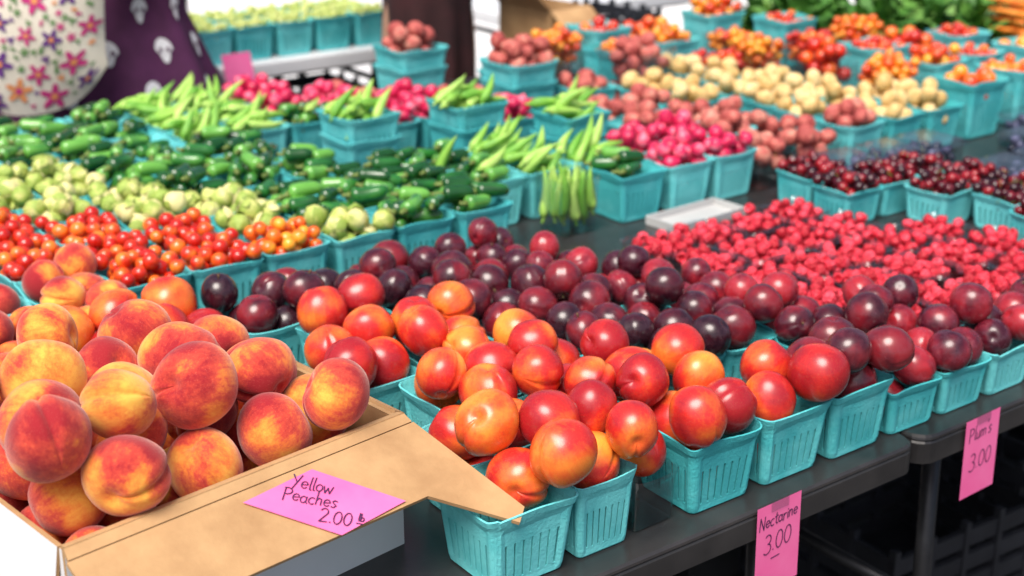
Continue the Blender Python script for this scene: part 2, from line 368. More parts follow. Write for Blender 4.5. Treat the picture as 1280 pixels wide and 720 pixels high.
QT=(.0625,.050,.100); PT=(.0545,.045,.070); CB=(.056,.051,.036); CT=(.062,.052,.075)
BM={'q':[basket_mesh('quart_basket',*QT,7,M['teal'],seed=s) for s in range(3)],'p':[basket_mesh('pint_basket',*PT,6,M['teal'],seed=s) for s in range(3)],
    'c':[basket_mesh('clear_box',*CB,4,M['clear'],.0008,False)],'t':[basket_mesh('clear_tub',*CT,4,M['clear'],.0008,False)]}
DIM={'q':QT,'p':PT,'c':CB,'t':CT}
placed=[]
F=Vector((math.cos(YAW),math.sin(YAW),0)); Rv=Vector((math.sin(YAW),-math.cos(YAW),0))
def project(x,y,z):
    d=Vector((x,y,z))-CAM
    fw=d.dot(F); rt=d.dot(Rv); up=d.z
    dep=fw*math.cos(PITCH)-up*math.sin(PITCH); vv=fw*math.sin(PITCH)+up*math.cos(PITCH)
    if dep<.1: return (-9999,-9999)
    return (640+1778*rt/dep,360-1778*vv/dep)
def free(x,y,h):
    for a in placed:
        if abs(a[0]-x)<a[2]+h and abs(a[1]-y)<a[2]+h: return False
    return True
baskets=[]
def add_basket(x,y,t,content,scale=1.0,yaw=None,z=TZ,liner=0.0,mound=.05,check=True,nudge=True,margin=90,hs=None,spread=.2,rad=None,slope=.55):
    ht=DIM[t][0]*scale
    if check:
        k=0
        while not free(x,y,ht-.001):
            x+=.004; k+=1
            if k>(14 if nudge else 0): return None
    u,v=project(x,y,z+.1)
    if u<-margin or u>1280+margin or v<-90 or v>720+margin: return None
    placed.append((x,y,ht))
    b=dict(x=x,y=y,z=z,t=t,c=content,s=scale,hs=hs or scale,yaw=random.uniform(-.035,.035) if yaw is None else yaw,liner=liner,mound=mound,spread=spread,rad=rad,slope=slope)
    baskets.append(b); return b
BOD=np.zeros((0,4))
def drop_fill(cx,cy,z0,hx,hy,hxb,hyb,h,yaw,floor,rr,kind,mound,maxn,tries,spread=.2,jit=.12,kmound=.5,align=None,maxfail=8,refine=0,mx=.7,slope=.55,tiltx=0):
    global BOD
    near=BOD[(np.abs(BOD[:,0]-cx)<hx+.12)&(np.abs(BOD[:,1]-cy)<hy+.12)] if len(BOD) else np.zeros((0,4))
    own=near; fails=0; n=0; new=[]
    cyw,syw=math.cos(yaw),math.sin(yaw)
    subs=K[kind]['subs']
    def ev(lx,ly,a,r):
        if abs(lx)>hx-spread*r or abs(ly)>hy-spread*r: return None
        sp=[(lx+math.cos(a)*s*r,ly+math.sin(a)*s*r,q*r) for s,q in subs] if subs else [(lx,ly,r)]
        z=-1
        for (sx,sy,sr) in sp:
            zz=floor+sr
            wx=cx+sx*cyw-sy*syw; wy=cy+sx*syw+sy*cyw
            if len(own):
                dd=(own[:,0]-wx)**2+(own[:,1]-wy)**2; R=(own[:,3]+sr)*.965
                m=dd<R*R
                if m.any(): zz=max(zz,(own[m,2]+np.sqrt(R[m]**2-dd[m])).max()-z0)
            for q,hh in ((abs(sx),hx),(abs(sy),hy)):
                if q>hh-sr and q<hh+sr:
                    zr=h+math.sqrt(max(0,sr*sr-(hh-q)**2))
                    fr=min(1,max(0,zz/h)); inner=(hxb+(hx-hxb)*fr)
                    if not(q<=inner-sr and zz<h): zz=max(zz,zr)
                elif zz<h:
                    fr=max(0,zz/h); inner=(hxb+(hx-hxb)*fr)
                    if q>inner-sr: return None
            z=max(z,zz)
        rho=max(abs(lx)/hx,abs(ly)/hy)
        if z>h+mound*(1-slope*rho*rho)-tiltx*(lx/hx): return None
        return (z+kmound*rr*rho*rho,lx,ly,z,a,sp,r)
    while n<maxn and fails<maxfail:
        r=rr*random.uniform(1-jit,1+jit*.6)
        best=None
        for k in range(tries):
            lx=random.uniform(-1,1)*(hx-spread*r); ly=random.uniform(-1,1)*(hy-spread*r)
            a=0
            if subs:
                a=random.gauss(align,.45) if align is not None else random.uniform(0,6.28)
                lx*=mx; ly*=mx
            c=ev(lx,ly,a,r)
            if c and (best is None or c[0]<best[0]): best=c
        if best is None: fails+=1; continue
        st=r*.5
        for k in range(refine):
            c=ev(best[1]+random.gauss(0,st),best[2]+random.gauss(0,st),best[4],r)
            if c and c[0]<best[0]: best=c
            else: st*=.93
        _,lx,ly,z,a,sp,r=best
        add=[(cx+sx*cyw-sy*syw,cy+sx*syw+sy*cyw,z0+z,sr) for sx,sy,sr in sp]
        own=np.vstack([own,np.array(add)]) if len(own) else np.array(add)
        new+=add; n+=1
        K[kind]['inst'].append((cx+lx*cyw-ly*syw,cy+lx*syw+ly*cyw,z0+z,r,a+yaw))
    if new: BOD=np.vstack([BOD,np.array(new)])
RAD=dict(nectarine=.0370,plum=.0290,bplum=.0330,tomato=.0138,otomato=.0135,tomatillo=.0195,pepper=.0155,okra=.0112,radish=.0165,redpotato=.0215,yellowpotato=.0225,raspberry=.0115,cherry=.0115,blackberry=.0115,grape=.011,peach=.0455)
def fill_basket(b):
    ht,hb,h=[q*b['s'] for q in DIM[b['t']]]; h=DIM[b['t']][2]*b['hs']
    k=b['c']
    if not k: return
    ks=k if isinstance(k,list) else [k]
    for i,kk in enumerate(ks):
        r=b['rad'] or RAD[kk]
        mx={'nectarine':20,'plum':30,'bplum':24,'peach':16,'raspberry':90}.get(kk,64)
        al=random.uniform(-.5,.9) if kk in('pepper','okra') else None
        big=r>.024
        drop_fill(b['x'],b['y'],b['z'],ht-.005,ht-.005,hb-.003,hb-.003,h,b['yaw'],.003+b['liner'],r,kk,b['mound'],mx,90 if big else (16 if kk=='pepper' else 9),align=al,spread=b['spread'],maxfail=14 if big else 6,jit=.09 if big else .12,refine=30 if big else 8,kmound=.15 if big else .5,slope=b['slope'])

BOXC=(.364,1.229); BA=math.radians(8); BL,BD,BH=.428,.40,.170; SL=.42
RB=Matrix.Rotation(BA,3,'Z')
# keep fruit off the carton's open flap
blk=[]
for u,v in ((.448,-.02),(.448,-.05),(.450,-.08),(.452,-.11),(.458,-.14)):
    p=RB@Vector((u,v,0))
    for zz in np.arange(.02,.30,.02): blk.append((BOXC[0]+p.x,BOXC[1]+p.y,TZ+zz,.012))
BOD=np.vstack([BOD,np.array(blk)])

def inbox(x,y,h):
    return x-h<.80 and y-h<1.70
SH=.55
NM=.058
add_basket(.860,1.180,'q','nectarine',mound=.078,spread=.15,slope=.15,rad=.038)
add_basket(.971,1.170,'q','nectarine',scale=.76,hs=1.0,mound=.066,spread=.10,rad=.037,slope=.15)
add_basket(1.058,1.172,'t','nectarine',scale=.62,hs=.95,mound=.07,spread=.1,rad=.034,slope=.1)
add_basket(1.162,1.178,'q','nectarine',mound=.060,spread=.12,slope=.1,rad=.038)
add_basket(1.289,1.178,'q','nectarine',mound=.060,spread=.12,slope=.1,rad=.038)
add_basket(1.415,1.176,'q',"bplum",mound=.058,rad=.034,slope=.1)
for i in range(6): add_basket(1.531+.1105*i,1.172,'p','plum',mound=.058,rad=.0305,slope=.15)
for j in range(1,6):
    y=1.178+.131*j
    for i in range(-5,5):
        x=.856+.131*i-SH*.131*j
        xs=x+SH*(y-1.178)
        if xs>1.30: continue
        if inbox(x,y,.0625): continue
        if j==5 and x>.80 : add_basket(x,y,'q','bplum',mound=.06,slope=.3); continue
        if j>=4 and x<.86: add_basket(x,y,'q','nectarine',mound=.072 if x>.55 else .05,rad=.0385,slope=.3); continue
        add_basket(x,y,'q','nectarine',mound=NM,slope=.2)
    if j<4:
        add_basket(.872,y,'q','nectarine',mound=NM,nudge=False,spread=.4,slope=.2)
for j in range(1,7):
    y=1.172+.119*j
    x=1.345-SH*.119*j
    while x+SH*(y-1.172)<1.80:
        s=x+SH*(y-1.172)
        dark=s<1.58
        b=add_basket(x,y,'p','bplum' if dark else 'plum',scale=1.06,mound=.060 if dark else .054,slope=.25); x=(b['x'] if b else x)+.117
for i in range(3): add_basket(.42+.131*i,1.977,'q','peach',mound=.035,rad=.036,slope=.3)
for j in range(0,6):
    y=1.262+.121*j
    x=1.92-SH*(y-1.2)+(0,0,.02,.06,.11,.17)[j]
    while x+SH*(y-1.2)<2.47:
        b=add_basket(x,y,'c','raspberry',scale=1.05,mound=.004,margin=60,spread=.95,liner=.006,slope=.2); x=(b['x'] if b else x)+.1200
for j in range(0,7):
    y=1.25+.118*j
    x=2.53-SH*(y-1.2)
    while x+SH*(y-1.2)<2.84-.05*max(0,j-4):
        b=add_basket(x,y,'p','cherry',liner=.035,mound=.034,margin=60); x=(b['x'] if b else x)+.1115
    x+=.010
    while x+SH*(y-1.2)<3.45:
        b=add_basket(x,y,'c','blackberry',scale=1.15,mound=-.012,margin=40,spread=1.05,hs=2.0,liner=.024,slope=0)
        if b: b['lid']=1
        x=(b['x'] if b else x)+.133
# ---- middle tables
for (x,y,c,sc) in ((1.537,2.65,'okra',1.12),(1.79,2.60,'okra',1.12),(1.93,2.40,'okra',1.08),(2.13,2.86,'redpotato',1.2),(2.006,3.175,'redpotato',1.2)):
    b=add_basket(x,y,'q',None,scale=sc,yaw=.03)
    if b: placed[-1]=(x,y,.0625*sc+.010)
    b2=add_basket(x,y,'q',c,scale=sc,yaw=.03,z=TZ+.050,liner=.06,mound=.03 if c=='okra' else .06,check=False)
    b2['spread']=.8
add_basket(2.47,2.80,'t','redpotato',scale=1.3,hs=2.3,mound=.02,spread=1.0)
okra_tub=(1.700,2.118)
tb=add_basket(okra_tub[0],okra_tub[1],'t',None,scale=.80,hs=1.55); tb['lab']='okra'
for j in range(0,9):
    y=2.128+.1295*j
    x=.42 if j<4 else .62
    while x<4.0:
        s=x+.5*(y-2.15); st=x+.93*(y-2.15)
        t='q'; ln=.05; md=.045; sc=1.0; sp=.2; step=.131; rd=None
        if j==0 and x<.74: c='peach'; ln=0; md=.035; rd=.036
        elif st<1.10: c='tomato' if random.random()<.75 else 'otomato'; ln=.055; md=.03
        elif s<1.25: c='tomatillo'; ln=.045; md=.032
        elif s<1.64: c='pepper'; ln=.050 if random.random()<.7 else .03; md=.040 if random.random()<.7 else .02; sp=.3
        elif s<1.92: c='okra' if (j>0 and random.random()<.8) else ['pepper','okra']; ln=.055; md=.035; sp=.3
        elif s<2.24: c='radish'; ln=.045; md=.045; sp=.8
        elif s<2.58: c='redpotato'; ln=.03; md=.04; t='q' if random.random()<.6 else 't'; sp=.8; step=.142
        elif s<2.89: c='yellowpotato'; ln=.03; md=.04; sp=.8; step=.142
        else: break
        if j>=7 and 2.25<x: break
        if s>1.95 and random.random()<.07 and j>1: x+=.09; continue
        b=add_basket(x,y,t,c,liner=ln,mound=md,margin=40,spread=sp,rad=rd)
        x=(b['x'] if b else x)+step
for j in range(0,6):
    y=2.14+.215*j
    x=2.98-.5*(y-2.15)+(.08 if j%2 else 0)
    while x+.5*(y-2.15)<3.74:
        t='q' if random.random()<.6 else 't'
        b=add_basket(x,y+random.uniform(-.02,.02),t,random.choice(['tomato','otomato','otomato']),scale=random.choice([1.1,1.18]),liner=.055,mound=random.choice([.01,.035,.055]),margin=40,spread=1.0,rad=random.choice([.0135,.0135,.017,.021]),yaw=random.uniform(-.1,.1))
        if b: b['hs']=b['s']*(1.2 if t=='q' else 1.4)
        x=(b['x'] if b else x)+random.choice([.165,.18,.21,.27])
for j in range(2):
    for i in range(8):
        add_basket(1.40+.14*i,4.05+.15*j,'q','grape',scale=1.08,liner=.06,mound=.04,margin=60)
for b in baskets: fill_basket(b)
bc=Vector((BOXC[0],BOXC[1],0))+RB@Vector((BL/2-.001,BD/2,0))
drop_fill(bc.x,bc.y,TZ,BL/2-.007,BD/2-.006,BL/2-.007,BL/2-.006,BH,BA,.006,RAD['peach'],'peach',.088,90,90,spread=.50,jit=.14,kmound=.02,maxfail=18,refine=36,slope=.28,tiltx=.026)

# ------------------------------------------------------------ instance creation
cname={'nectarine':'nectarines','plum':'plums','bplum':'dark plums','tomato':'cherry tomatoes','otomato':'orange cherry tomatoes','tomatillo':'tomatillos','pepper':'green peppers','okra':'okra','radish':'radishes','redpotato':'red potatoes','yellowpotato':'yellow potatoes','raspberry':'raspberries','cherry':'cherries','blackberry':'blackberries','grape':'green grapes','peach':'peaches'}
lidme=None
def lid_mesh():
    b=MB(); h=.057
    v=[(-h,-h,0),(h,-h,0),(h,h,0),(-h,h,0),(-h*.86,-h*.86,.005),(h*.86,-h*.86,.005),(h*.86,h*.86,.005),(-h*.86,h*.86,.005)]
    b.add(v,[[0,1,5,4],[1,2,6,5],[2,3,7,6],[3,0,4,7],[4,5,6,7]])
    return b.mesh('lid',[M['clear']])
for bi,b in enumerate(baskets):
    k=b['c'][0] if isinstance(b['c'],list) else b['c']
    if b.get('lab'): k=b['lab']
    tname='produce_basket' if b['t'] in 'qp' else 'clear_plastic_box'
    tab='white table' if b['y']>3.9 else 'black table'
    if k is None:
        lab='teal pulp basket stacked under another full basket'; grp='stacked teal baskets'
    else:
        tl={'q':'teal pulp quart basket','p':'small teal pulp basket','c':'shallow clear plastic box','t':'clear plastic tub'}[b['t']]
        verb='heaped with' if b['t'] in 'qp' else 'full of'
        lab=f"{tl} {verb} {cname[k]} on the {tab}"; grp=f"{'teal baskets' if b['t'] in 'qp' else 'clear boxes'} of {cname[k]}"
        if len(lab.split())>12: lab=lab.replace(' on the '+tab,'')
    mb=BM[b['t']]
    o=obj(tname,mb[bi%len(mb)],lab,'basket' if b['t'] in 'qp' else 'plastic box',grp,
        matrix=Matrix.Translation((b['x'],b['y'],b['z']))@Matrix.Rotation(b['yaw']+math.pi/2*(bi%4),4,'Z')@Matrix.Diagonal((b['s'],b['s'],b['hs'],1)))
    if b.get('lid'):
        if lidme is None: lidme=lid_mesh()
        obj('lid',lidme,parent=o,matrix=Matrix.Translation((0,0,.0365)))
for q in range(16):
    gx,gy=(q%4-1.5)*.020,(q//4-1.5)*.020
    lean=random.uniform(-.22,.22)
    mt=Matrix.Translation((tb['x']+gx,tb['y']+gy,TZ+.072+random.uniform(-.005,.02)))@Matrix.Rotation(random.uniform(0,6.28),4,'Z')@Matrix.Rotation(-math.pi/2+lean*.8,4,'Y')@Matrix.Scale(.0120,4)
    obj('okra_pod',K['okra']['hi'][q%2],'light green okra pod standing upright in a clear tub','okra','okra pods in the baskets',matrix=mt)
def join_inst(me,mats,name):
    nv=len(me.vertices); nl=len(me.loops); npz=len(me.polygons)
    co=np.empty(nv*3,dtype=np.float32); me.vertices.foreach_get('co',co); co=co.reshape(-1,3)
    lv=np.empty(nl,dtype=np.int32); me.loops.foreach_get('vertex_index',lv)
    ls=np.empty(npz,dtype=np.int32); me.polygons.foreach_get('loop_start',ls)
    lt=np.empty(npz,dtype=np.int32); me.polygons.foreach_get('loop_total',lt)
    mi=np.empty(npz,dtype=np.int32); me.polygons.foreach_get('material_index',mi)
    lc=np.empty(nv*3,dtype=np.float32); me.attributes['loc'].data.foreach_get('vector',lc)
    n=len(mats)
    A=np.array([np.array(m) for m in mats],dtype=np.float32)
    V=np.einsum('nij,vj->nvi',A[:,:3,:3],co)+A[:,None,:3,3]
    out=bpy.data.meshes.new(name)
    out.vertices.add(n*nv); out.loops.add(n*nl); out.polygons.add(n*npz)
    out.vertices.foreach_set('co',V.astype(np.float32).ravel())
    out.loops.foreach_set('vertex_index',(np.tile(lv,n)+np.repeat(np.arange(n)*nv,nl)).astype(np.int32))
    out.polygons.foreach_set('loop_start',(np.tile(ls,n)+np.repeat(np.arange(n)*nl,npz)).astype(np.int32))
    out.polygons.foreach_set('loop_total',np.tile(lt,n))
    out.polygons.foreach_set('material_index',np.tile(mi,n))
    out.polygons.foreach_set('use_smooth',np.ones(n*npz,dtype=bool))
    at=out.attributes.new('loc','FLOAT_VECTOR','POINT'); at.data.foreach_set('vector',np.tile(lc,n))
    for m in me.materials: out.materials.append(m)
    out.update(calc_edges=True); out.validate(); return out
for key,k in K.items():
    ins=k['inst']
    if not ins: continue
    arr=np.array([i[:4] for i in ins])
    sc=[]
    for i,a in enumerate(arr):
        dd=np.hypot(arr[:,0]-a[0],arr[:,1]-a[1])
        cov=((dd<a[3]*1.0)&(arr[:,2]>a[2]+a[3]*.8)).any()
        u,v=project(a[0],a[1],a[2]); off=(u<-10 or u>1290 or v<-10 or v>730)
        sc.append((cov or off,(a[0]**2+a[1]**2)))
    order=sorted(range(len(ins)),key=lambda i:sc[i])
    rest=[]
    for rank,i in enumerate(order):
        x,y,z,r,a=ins[i]
        if k['subs']:
            pit=random.uniform(-.12,.12)
            if key=='okra' and sc[i][0]==False and random.random()<.65: pit=-abs(random.gauss(.65,.35)); z-= math.sin(pit)*r*OH*.45
            R=Euler((random.uniform(0,6.28),0,0)).to_matrix().to_4x4()
            R=Matrix.Rotation(a,4,'Z')@Matrix.Rotation(pit,4,'Y')@R
        else:
            tilt=random.uniform(0,math.pi) if key not in('raspberry','blackberry') else random.choice([0,1.3,1.6,2.2,2.8,3.1])+random.uniform(-.3,.3)
            if key in('peach','nectarine') and random.random()<.6: tilt=random.uniform(.9,2.2)
            R=Euler((0,tilt,random.uniform(0,6.28)),'XYZ').to_matrix().to_4x4()@Matrix.Rotation(random.uniform(0,6.28),4,'Z')
        q=.045 if key in('peach','nectarine','plum','bplum') else .02
        sc3=Matrix.Diagonal((r*random.uniform(1-q,1+q),r*random.uniform(1-q,1+q),r*random.uniform(1-q,1+q),1))
        mt=Matrix.Translation((x,y,z))@R@sc3
        if rank<k['maxi']:
            lab=k['label']
            if key=='peach' and y>1.75: lab='fuzzy pink peach heaped in a teal basket'
            obj(k['name'],k['hi'][rank%len(k['hi'])],lab,k['cat'],k['group'],matrix=mt)
        else: rest.append(mt)
    if rest:
        me=join_inst(k['lo'],rest,k['name'])
        obj(k['name']+'_heap',me,'many more '+cname.get(key,key)+' filling the baskets',k['cat'],matrix=Matrix.Identity(4),kind='stuff')
    print('KIND',key,len(ins),'rest',len(rest))

# ------------------------------------------------------------ tables
def rounded_top(x0,x1,y0,y1,rad,seg=5):
    pts=[]
    for cx,cy,a0 in ((x1-rad,y0+rad,-90),(x1-rad,y1-rad,0),(x0+rad,y1-rad,90),(x0+rad,y0+rad,180)):
        for s in range(seg+1):
            a=math.radians(a0+90*s/seg); pts.append((cx+rad*math.cos(a),cy+rad*math.sin(a)))
    return pts
def table(x0,x1,y0,y1,matkey,label,legs=True):
    e=obj('folding_table',None,label,'table','folding tables of the stall'); e.location=((x0+x1)/2,(y0+y1)/2,0)
    cx,cy=(x0+x1)/2,(y0+y1)/2
    lay=[(TZ-.045,.003),(TZ-.043,0),(TZ-.012,0),(TZ-.009,.0015),(TZ-.006,0),(TZ-.003,.0008),(TZ,.004)]
    v=[];f=[]
    for z,ins in lay:
        pts=rounded_top(x0-cx+ins,x1-cx-ins,y0-cy+ins,y1-cy-ins,.03)
        v+=[(p[0],p[1],z) for p in pts]
    n=len(pts)
    for r in range(len(lay)-1):
        for i in range(n): f.append([r*n+i,r*n+(i+1)%n,(r+1)*n+(i+1)%n,(r+1)*n+i])
    f.append(list(range(n))[::-1]); f.append([(len(lay)-1)*n+i for i in range(n)])
    obj('table_top',make_mesh('table_top',v,f,[M[matkey]],None,False),parent=e)
    hx=(x1-x0)/2; hy=(y1-y0)/2
    b=MB()
    for s in(-1,1): b.tube([(-hx+.12,s*(hy-.09),TZ-.06),(hx-.12,s*(hy-.09),TZ-.06)],.012)
    obj('support_rail',b.mesh('support_rail',[M['metal']],True),parent=e)
    for s in(-1,1):
        b=MB(); X=s*(hx-.19)
        for t in(-1,1):
            b.tube([(X,t*(hy-.12),TZ-.06),(X,t*(hy-.10),.012)],.0145)
            b.tube([(X,t*(hy-.102),.0),(X,t*(hy-.102),.03)],.019)
        b.tube([(X,-(hy-.12),.36),(X,hy-.12,.36)],.011)
        b.tube([(X,-(hy-.12),.62),(X,hy-.12,.62)],.011)
        b.tube([(X,0,.36),(X-s*.30,0,TZ-.065)],.009); b.tube([(X,0.04,.36),(X-s*.30,0.04,TZ-.065)],.009)
        obj('leg',b.mesh('leg',[M['metal']],True),parent=e)
    return e
lb='long black plastic folding table crowded with fruit baskets'
for (x0,x1) in ((-.325,1.512),(1.518,3.35)):
    table(x0,x1,1.092,1.858,'black',lb)
for (x0,x1) in ((-.30,1.53),(1.536,3.37),(3.376,5.20)):
    table(x0,x1,1.864,2.63,'black','black folding table holding tomatoes, peppers and potatoes')
    table(x0,x1,2.636,3.402,'black','black folding table holding tomatoes, peppers and potatoes')
table(.95,2.62,3.95,4.71,'whitetable','white folding table with baskets of green grapes')
table(3.05,4.88,4.20,4.96,'whitetable','empty white folding table behind the tomatoes')

b=MB(); b.box(-.10,.10,-.045,.045,0,.004); b.box(-.10,.10,-.045,-.041,.004,.018); b.box(-.10,.10,.041,.045,.004,.018); b.box(-.10,-.096,-.041,.041,.004,.018); b.box(.096,.10,-.041,.041,.004,.018)
obj('serving_tray',b.mesh('serving_tray',[M['tray']]),'empty pale grey plastic tray lying on the black table','tray',matrix=Matrix.Translation((1.95,2.01,TZ+.001))@Matrix.Rotation(.05,4,'Z'))

# ------------------------------------------------------------ peach carton
box=obj('cardboard_box',None,'white and brown cardboard box overflowing with peaches','box')
box.matrix_basis=Matrix.Translation((BOXC[0],BOXC[1],TZ))@Matrix.Rotation(BA,4,'Z')
def slab(poly,n,th,mi_top,mi_bot,mi_edge,b):
    n=Vector(n).normalized(); k=len(poly)
    v=[Vector(p) for p in poly]+[Vector(p)-n*th for p in poly]
    bb=len(b.v); b.v+=[tuple(q) for q in v]; b.l+=[tuple(q) for q in v]
    b.f.append([bb+i for i in range(k)]); b.m.append(mi_top)
    b.f.append([bb+k+i for i in range(k)][::-1]); b.m.append(mi_bot)
    for i in range(k): b.f.append([bb+i,bb+k+i,bb+k+(i+1)%k,bb+(i+1)%k]); b.m.append(mi_edge)
b=MB(); T=.005
slab([(0,0,0),(BL,0,0),(BL,0,BH),(0,0,BH)],(0,-1,0),T,0,1,1,b)
slab([(BL,BD,0),(0,BD,0),(0,BD,BH),(BL,BD,BH)],(0,1,0),T,0,1,1,b)
slab([(0,BD-T-.0002,0),(0,T+.0002,0),(0,T+.0002,BH),(0,BD-T-.0002,BH)],(-1,0,0),T,0,1,1,b)
slab([(BL,T+.0002,0),(BL,BD-T-.0002,0),(BL,BD-T-.0002,BH),(BL,T+.0002,BH)],(1,0,0),T,0,1,1,b)
slab([(T+.0002,T+.0002,T),(BL-T-.0002,T+.0002,T),(BL-T-.0002,BD-T-.0002,T),(T+.0002,BD-T-.0002,T)],(0,0,1),T-.001,1,1,1,b)
obj('box_body',b.mesh('box_body',[M['whitecard'],M['kraft']]),parent=box)
def fz(v): return BH+.004+v*SL
b=MB()
slab([(u,v,fz(v)) for u,v in [(-.01,-.105),(.375,-.108),(.415,-.150),(.445,-.182),(.466,-.168),(BL+.006,-.016),(-.006,-.016)]],(0,-SL,1),.0045,1,0,1,b)
slab([(-.004,-.0155,fz(-.016)+.0012),(BL+.004,-.0155,fz(-.016)+.0012),(BL+.002,-.004,BH+.0055),(-.002,-.004,BH+.0055)],(0,-.5,1),.005,1,1,1,b)
slab([(0,-.0038,BH+.0068),(BL,-.0038,BH+.0068),(BL,.0065,BH+.0045),(0,.0065,BH+.0045)],(0,.25,1),.0042,1,1,1,b)
obj('flap',b.mesh('flap',[M['whitecard'],M['kraft']]),parent=box)
b=MB()
slab([(BL+.002,.012,BH+.004),(BL+.016,.012,BH-.004),(BL+.016,BD-.01,BH-.004),(BL+.002,BD-.01,BH+.004)],(.4,0,1),.0045,1,1,1,b)
obj('flap',b.mesh('flap',[M['whitecard'],M['kraft']]),parent=box)
b=MB()
slab([(-.002,BD-.01,BH+.002),(-.002,.01,BH+.002),(-.012,.02,BH-.09),(-.012,BD-.02,BH-.09)],(-1,0,.1),.004,0,1,1,b)
obj('flap',b.mesh('flap',[M['whitecard'],M['kraft']]),parent=box)

# ------------------------------------------------------------ handwriting
def arc(cx,cy,rx,ry,a0,a1,n=10): return [(cx+rx*math.cos(math.radians(a0+(a1-a0)*i/n)),cy+ry*math.sin(math.radians(a0+(a1-a0)*i/n))) for i in range(n+1)]
GL={'Y':(.55,[[(0,1),(.26,.5)],[(.5,1.02),(.12,-.12)]]),
'e':(.45,[[(.04,.28),(.38,.34)]+arc(.21,.3,.18,.26,10,320,10)]),
'l':(.2,[[(.1,1),(.07,.3),(.1,.02),(.18,0)]]),
'o':(.45,[arc(.21,.27,.18,.26,90,450,12)]),
'w':(.58,[[(0,.52),(.12,.0),(.25,.42),(.38,0),(.52,.55)]]),
'P':(.55,[[(.06,-.03),(.05,1)],[(0,.97)]+arc(.14,.74,.32,.26,80,-90,9)]),
'a':(.48,[arc(.2,.26,.17,.25,50,400,12),[(.37,.5),(.36,.1),(.44,0)]]),
'c':(.42,[arc(.22,.27,.19,.26,55,310,10)]),
'h':(.46,[[(.06,1),(.05,0)],[(.05,.3),(.18,.52),(.32,.45),(.34,0)]]),
's':(.4,[[(.33,.5),(.18,.56),(.07,.44),(.18,.3),(.31,.18),(.2,.0),(.04,.05)]]),
'N':(.62,[[(.04,0),(.06,1),(.46,0),(.5,1)]]),
't':(.36,[[(.17,.85),(.15,.1),(.24,0),(.32,.04)],[(.02,.56),(.32,.6)]]),
'r':(.36,[[(.05,.52),(.06,0)],[(.06,.32),(.17,.5),(.31,.48)]]),
'i':(.2,[[(.09,.5),(.09,.02)],[(.09,.7),(.1,.74)]]),
'n':(.46,[[(.05,.52),(.05,0)],[(.05,.32),(.18,.52),(.32,.44),(.34,0)]]),
'u':(.46,[[(.04,.52),(.06,.1),(.18,0),(.32,.12),(.34,.52)],[(.34,.52),(.36,0)]]),
'm':(.66,[[(.05,.52),(.05,0)],[(.05,.34),(.16,.52),(.27,.42),(.28,0)],[(.28,.34),(.4,.52),(.52,.42),(.54,0)]]),
"'":(.16,[[(.1,1.05),(.06,.85)]]),
'.':(.2,[[(.07,.02),(.1,.05)]]),
'0':(.55,[arc(.25,.48,.21,.46,90,450,14)]),
'3':(.52,[arc(.2,.73,.2,.25,140,-80,9)+arc(.19,.25,.24,.27,80,-140,9)]),
'2':(.55,[arc(.22,.74,.2,.25,160,-20,8)+[(.04,0),(.46,.04)]]),
'b':(.45,[[(.06,1),(.06,.02)],arc(.21,.26,.16,.25,150,-190,10)]),
' ':(.3,[]),'_':(.5,[[(0,0),(.5,.03)]])}
def writing(lines,parent,width_stroke=.0011):
    b=MB(); rnd=random.Random(3); lift=.0006
    for text,x,y,s,ang in lines:
        cx=0
        for ch in text:
            w,st=GL[ch]; dy=rnd.uniform(-.04,.04); sk=.12
            for si,poly in enumerate(st):
                pts=[]
                for px,py in poly:
                    lx=(cx+px+sk*py)*s; ly=(py+dy)*s
                    pts.append(Vector((x+lx*math.cos(ang)-ly*math.sin(ang),y+lx*math.sin(ang)+ly*math.cos(ang),lift)))
                    lift+=.0000008
                for i in range(len(pts)-1):
                    a,c=pts[i],pts[i+1]; d=(c-a)
                    if d.length<1e-7: continue
                    d.normalize(); n=Vector((-d.y,d.x,0))*width_stroke*.5; e=d*width_stroke*.3
                    up=Vector((0,0,.000002*i))
                    b.add([a-e-n+up,c+e-n+up,c+e+n+up,a-e+n+up],[[0,1,2,3]])
            cx+=w
    return obj('writing',b.mesh('writing',[M['ink']]),parent=parent)
def paper(w,h,curl=0,nx=8,ny=10):
    v=[];f=[]
    for j in range(ny+1):
        for i in range(nx+1):
            x=(i/nx-.5)*w; y=-h*j/ny
            v.append((x,y,curl*((i/nx-.5)**2*2)*(.3+j/ny)))
    for j in range(ny):
        for i in range(nx):
            a=j*(nx+1)+i; f.append([a,a+nx+1,a+nx+2,a+1])
    return make_mesh('paper_sheet',v,f,[M['pink']],None,True)
nrm=Vector((0,-SL,1)).normalized()
sg=obj('price_sign',None,'pink paper peach price sign lying on the cardboard flap','sign','handwritten pink price signs')
ux=Vector((1,0,0)); uy=nrm.cross(ux)
org=Vector((.27,-.065,fz(-.065)))+nrm*.0020
ml=Matrix((( ux.x,uy.x,nrm.x,org.x),(ux.y,uy.y,nrm.y,org.y),(ux.z,uy.z,nrm.z,org.z),(0,0,0,1)))
sg.matrix_basis=box.matrix_basis@ml
quad=[(-.084,.038,0),(-.017,-.048,0),(.076,-.042,0),(.010,.044,0)]
gv=[];gf=[]
for j in range(7):
    for i in range(7):
        s,t=i/6,j/6
        p=Vector(quad[0])*(1-s)*(1-t)+Vector(quad[1])*s*(1-t)+Vector(quad[2])*s*t+Vector(quad[3])*(1-s)*t
        p.z=.0004; gv.append(p)
for j in range(6):
    for i in range(6): a=j*7+i; gf.append([a,a+1,a+8,a+7])
obj('paper_sheet',make_mesh('paper_sheet',gv,gf,[M['pink']],None,True),parent=sg)
TA=-.72; ax_=(math.cos(TA),math.sin(TA)); ay_=(-math.sin(TA),math.cos(TA))
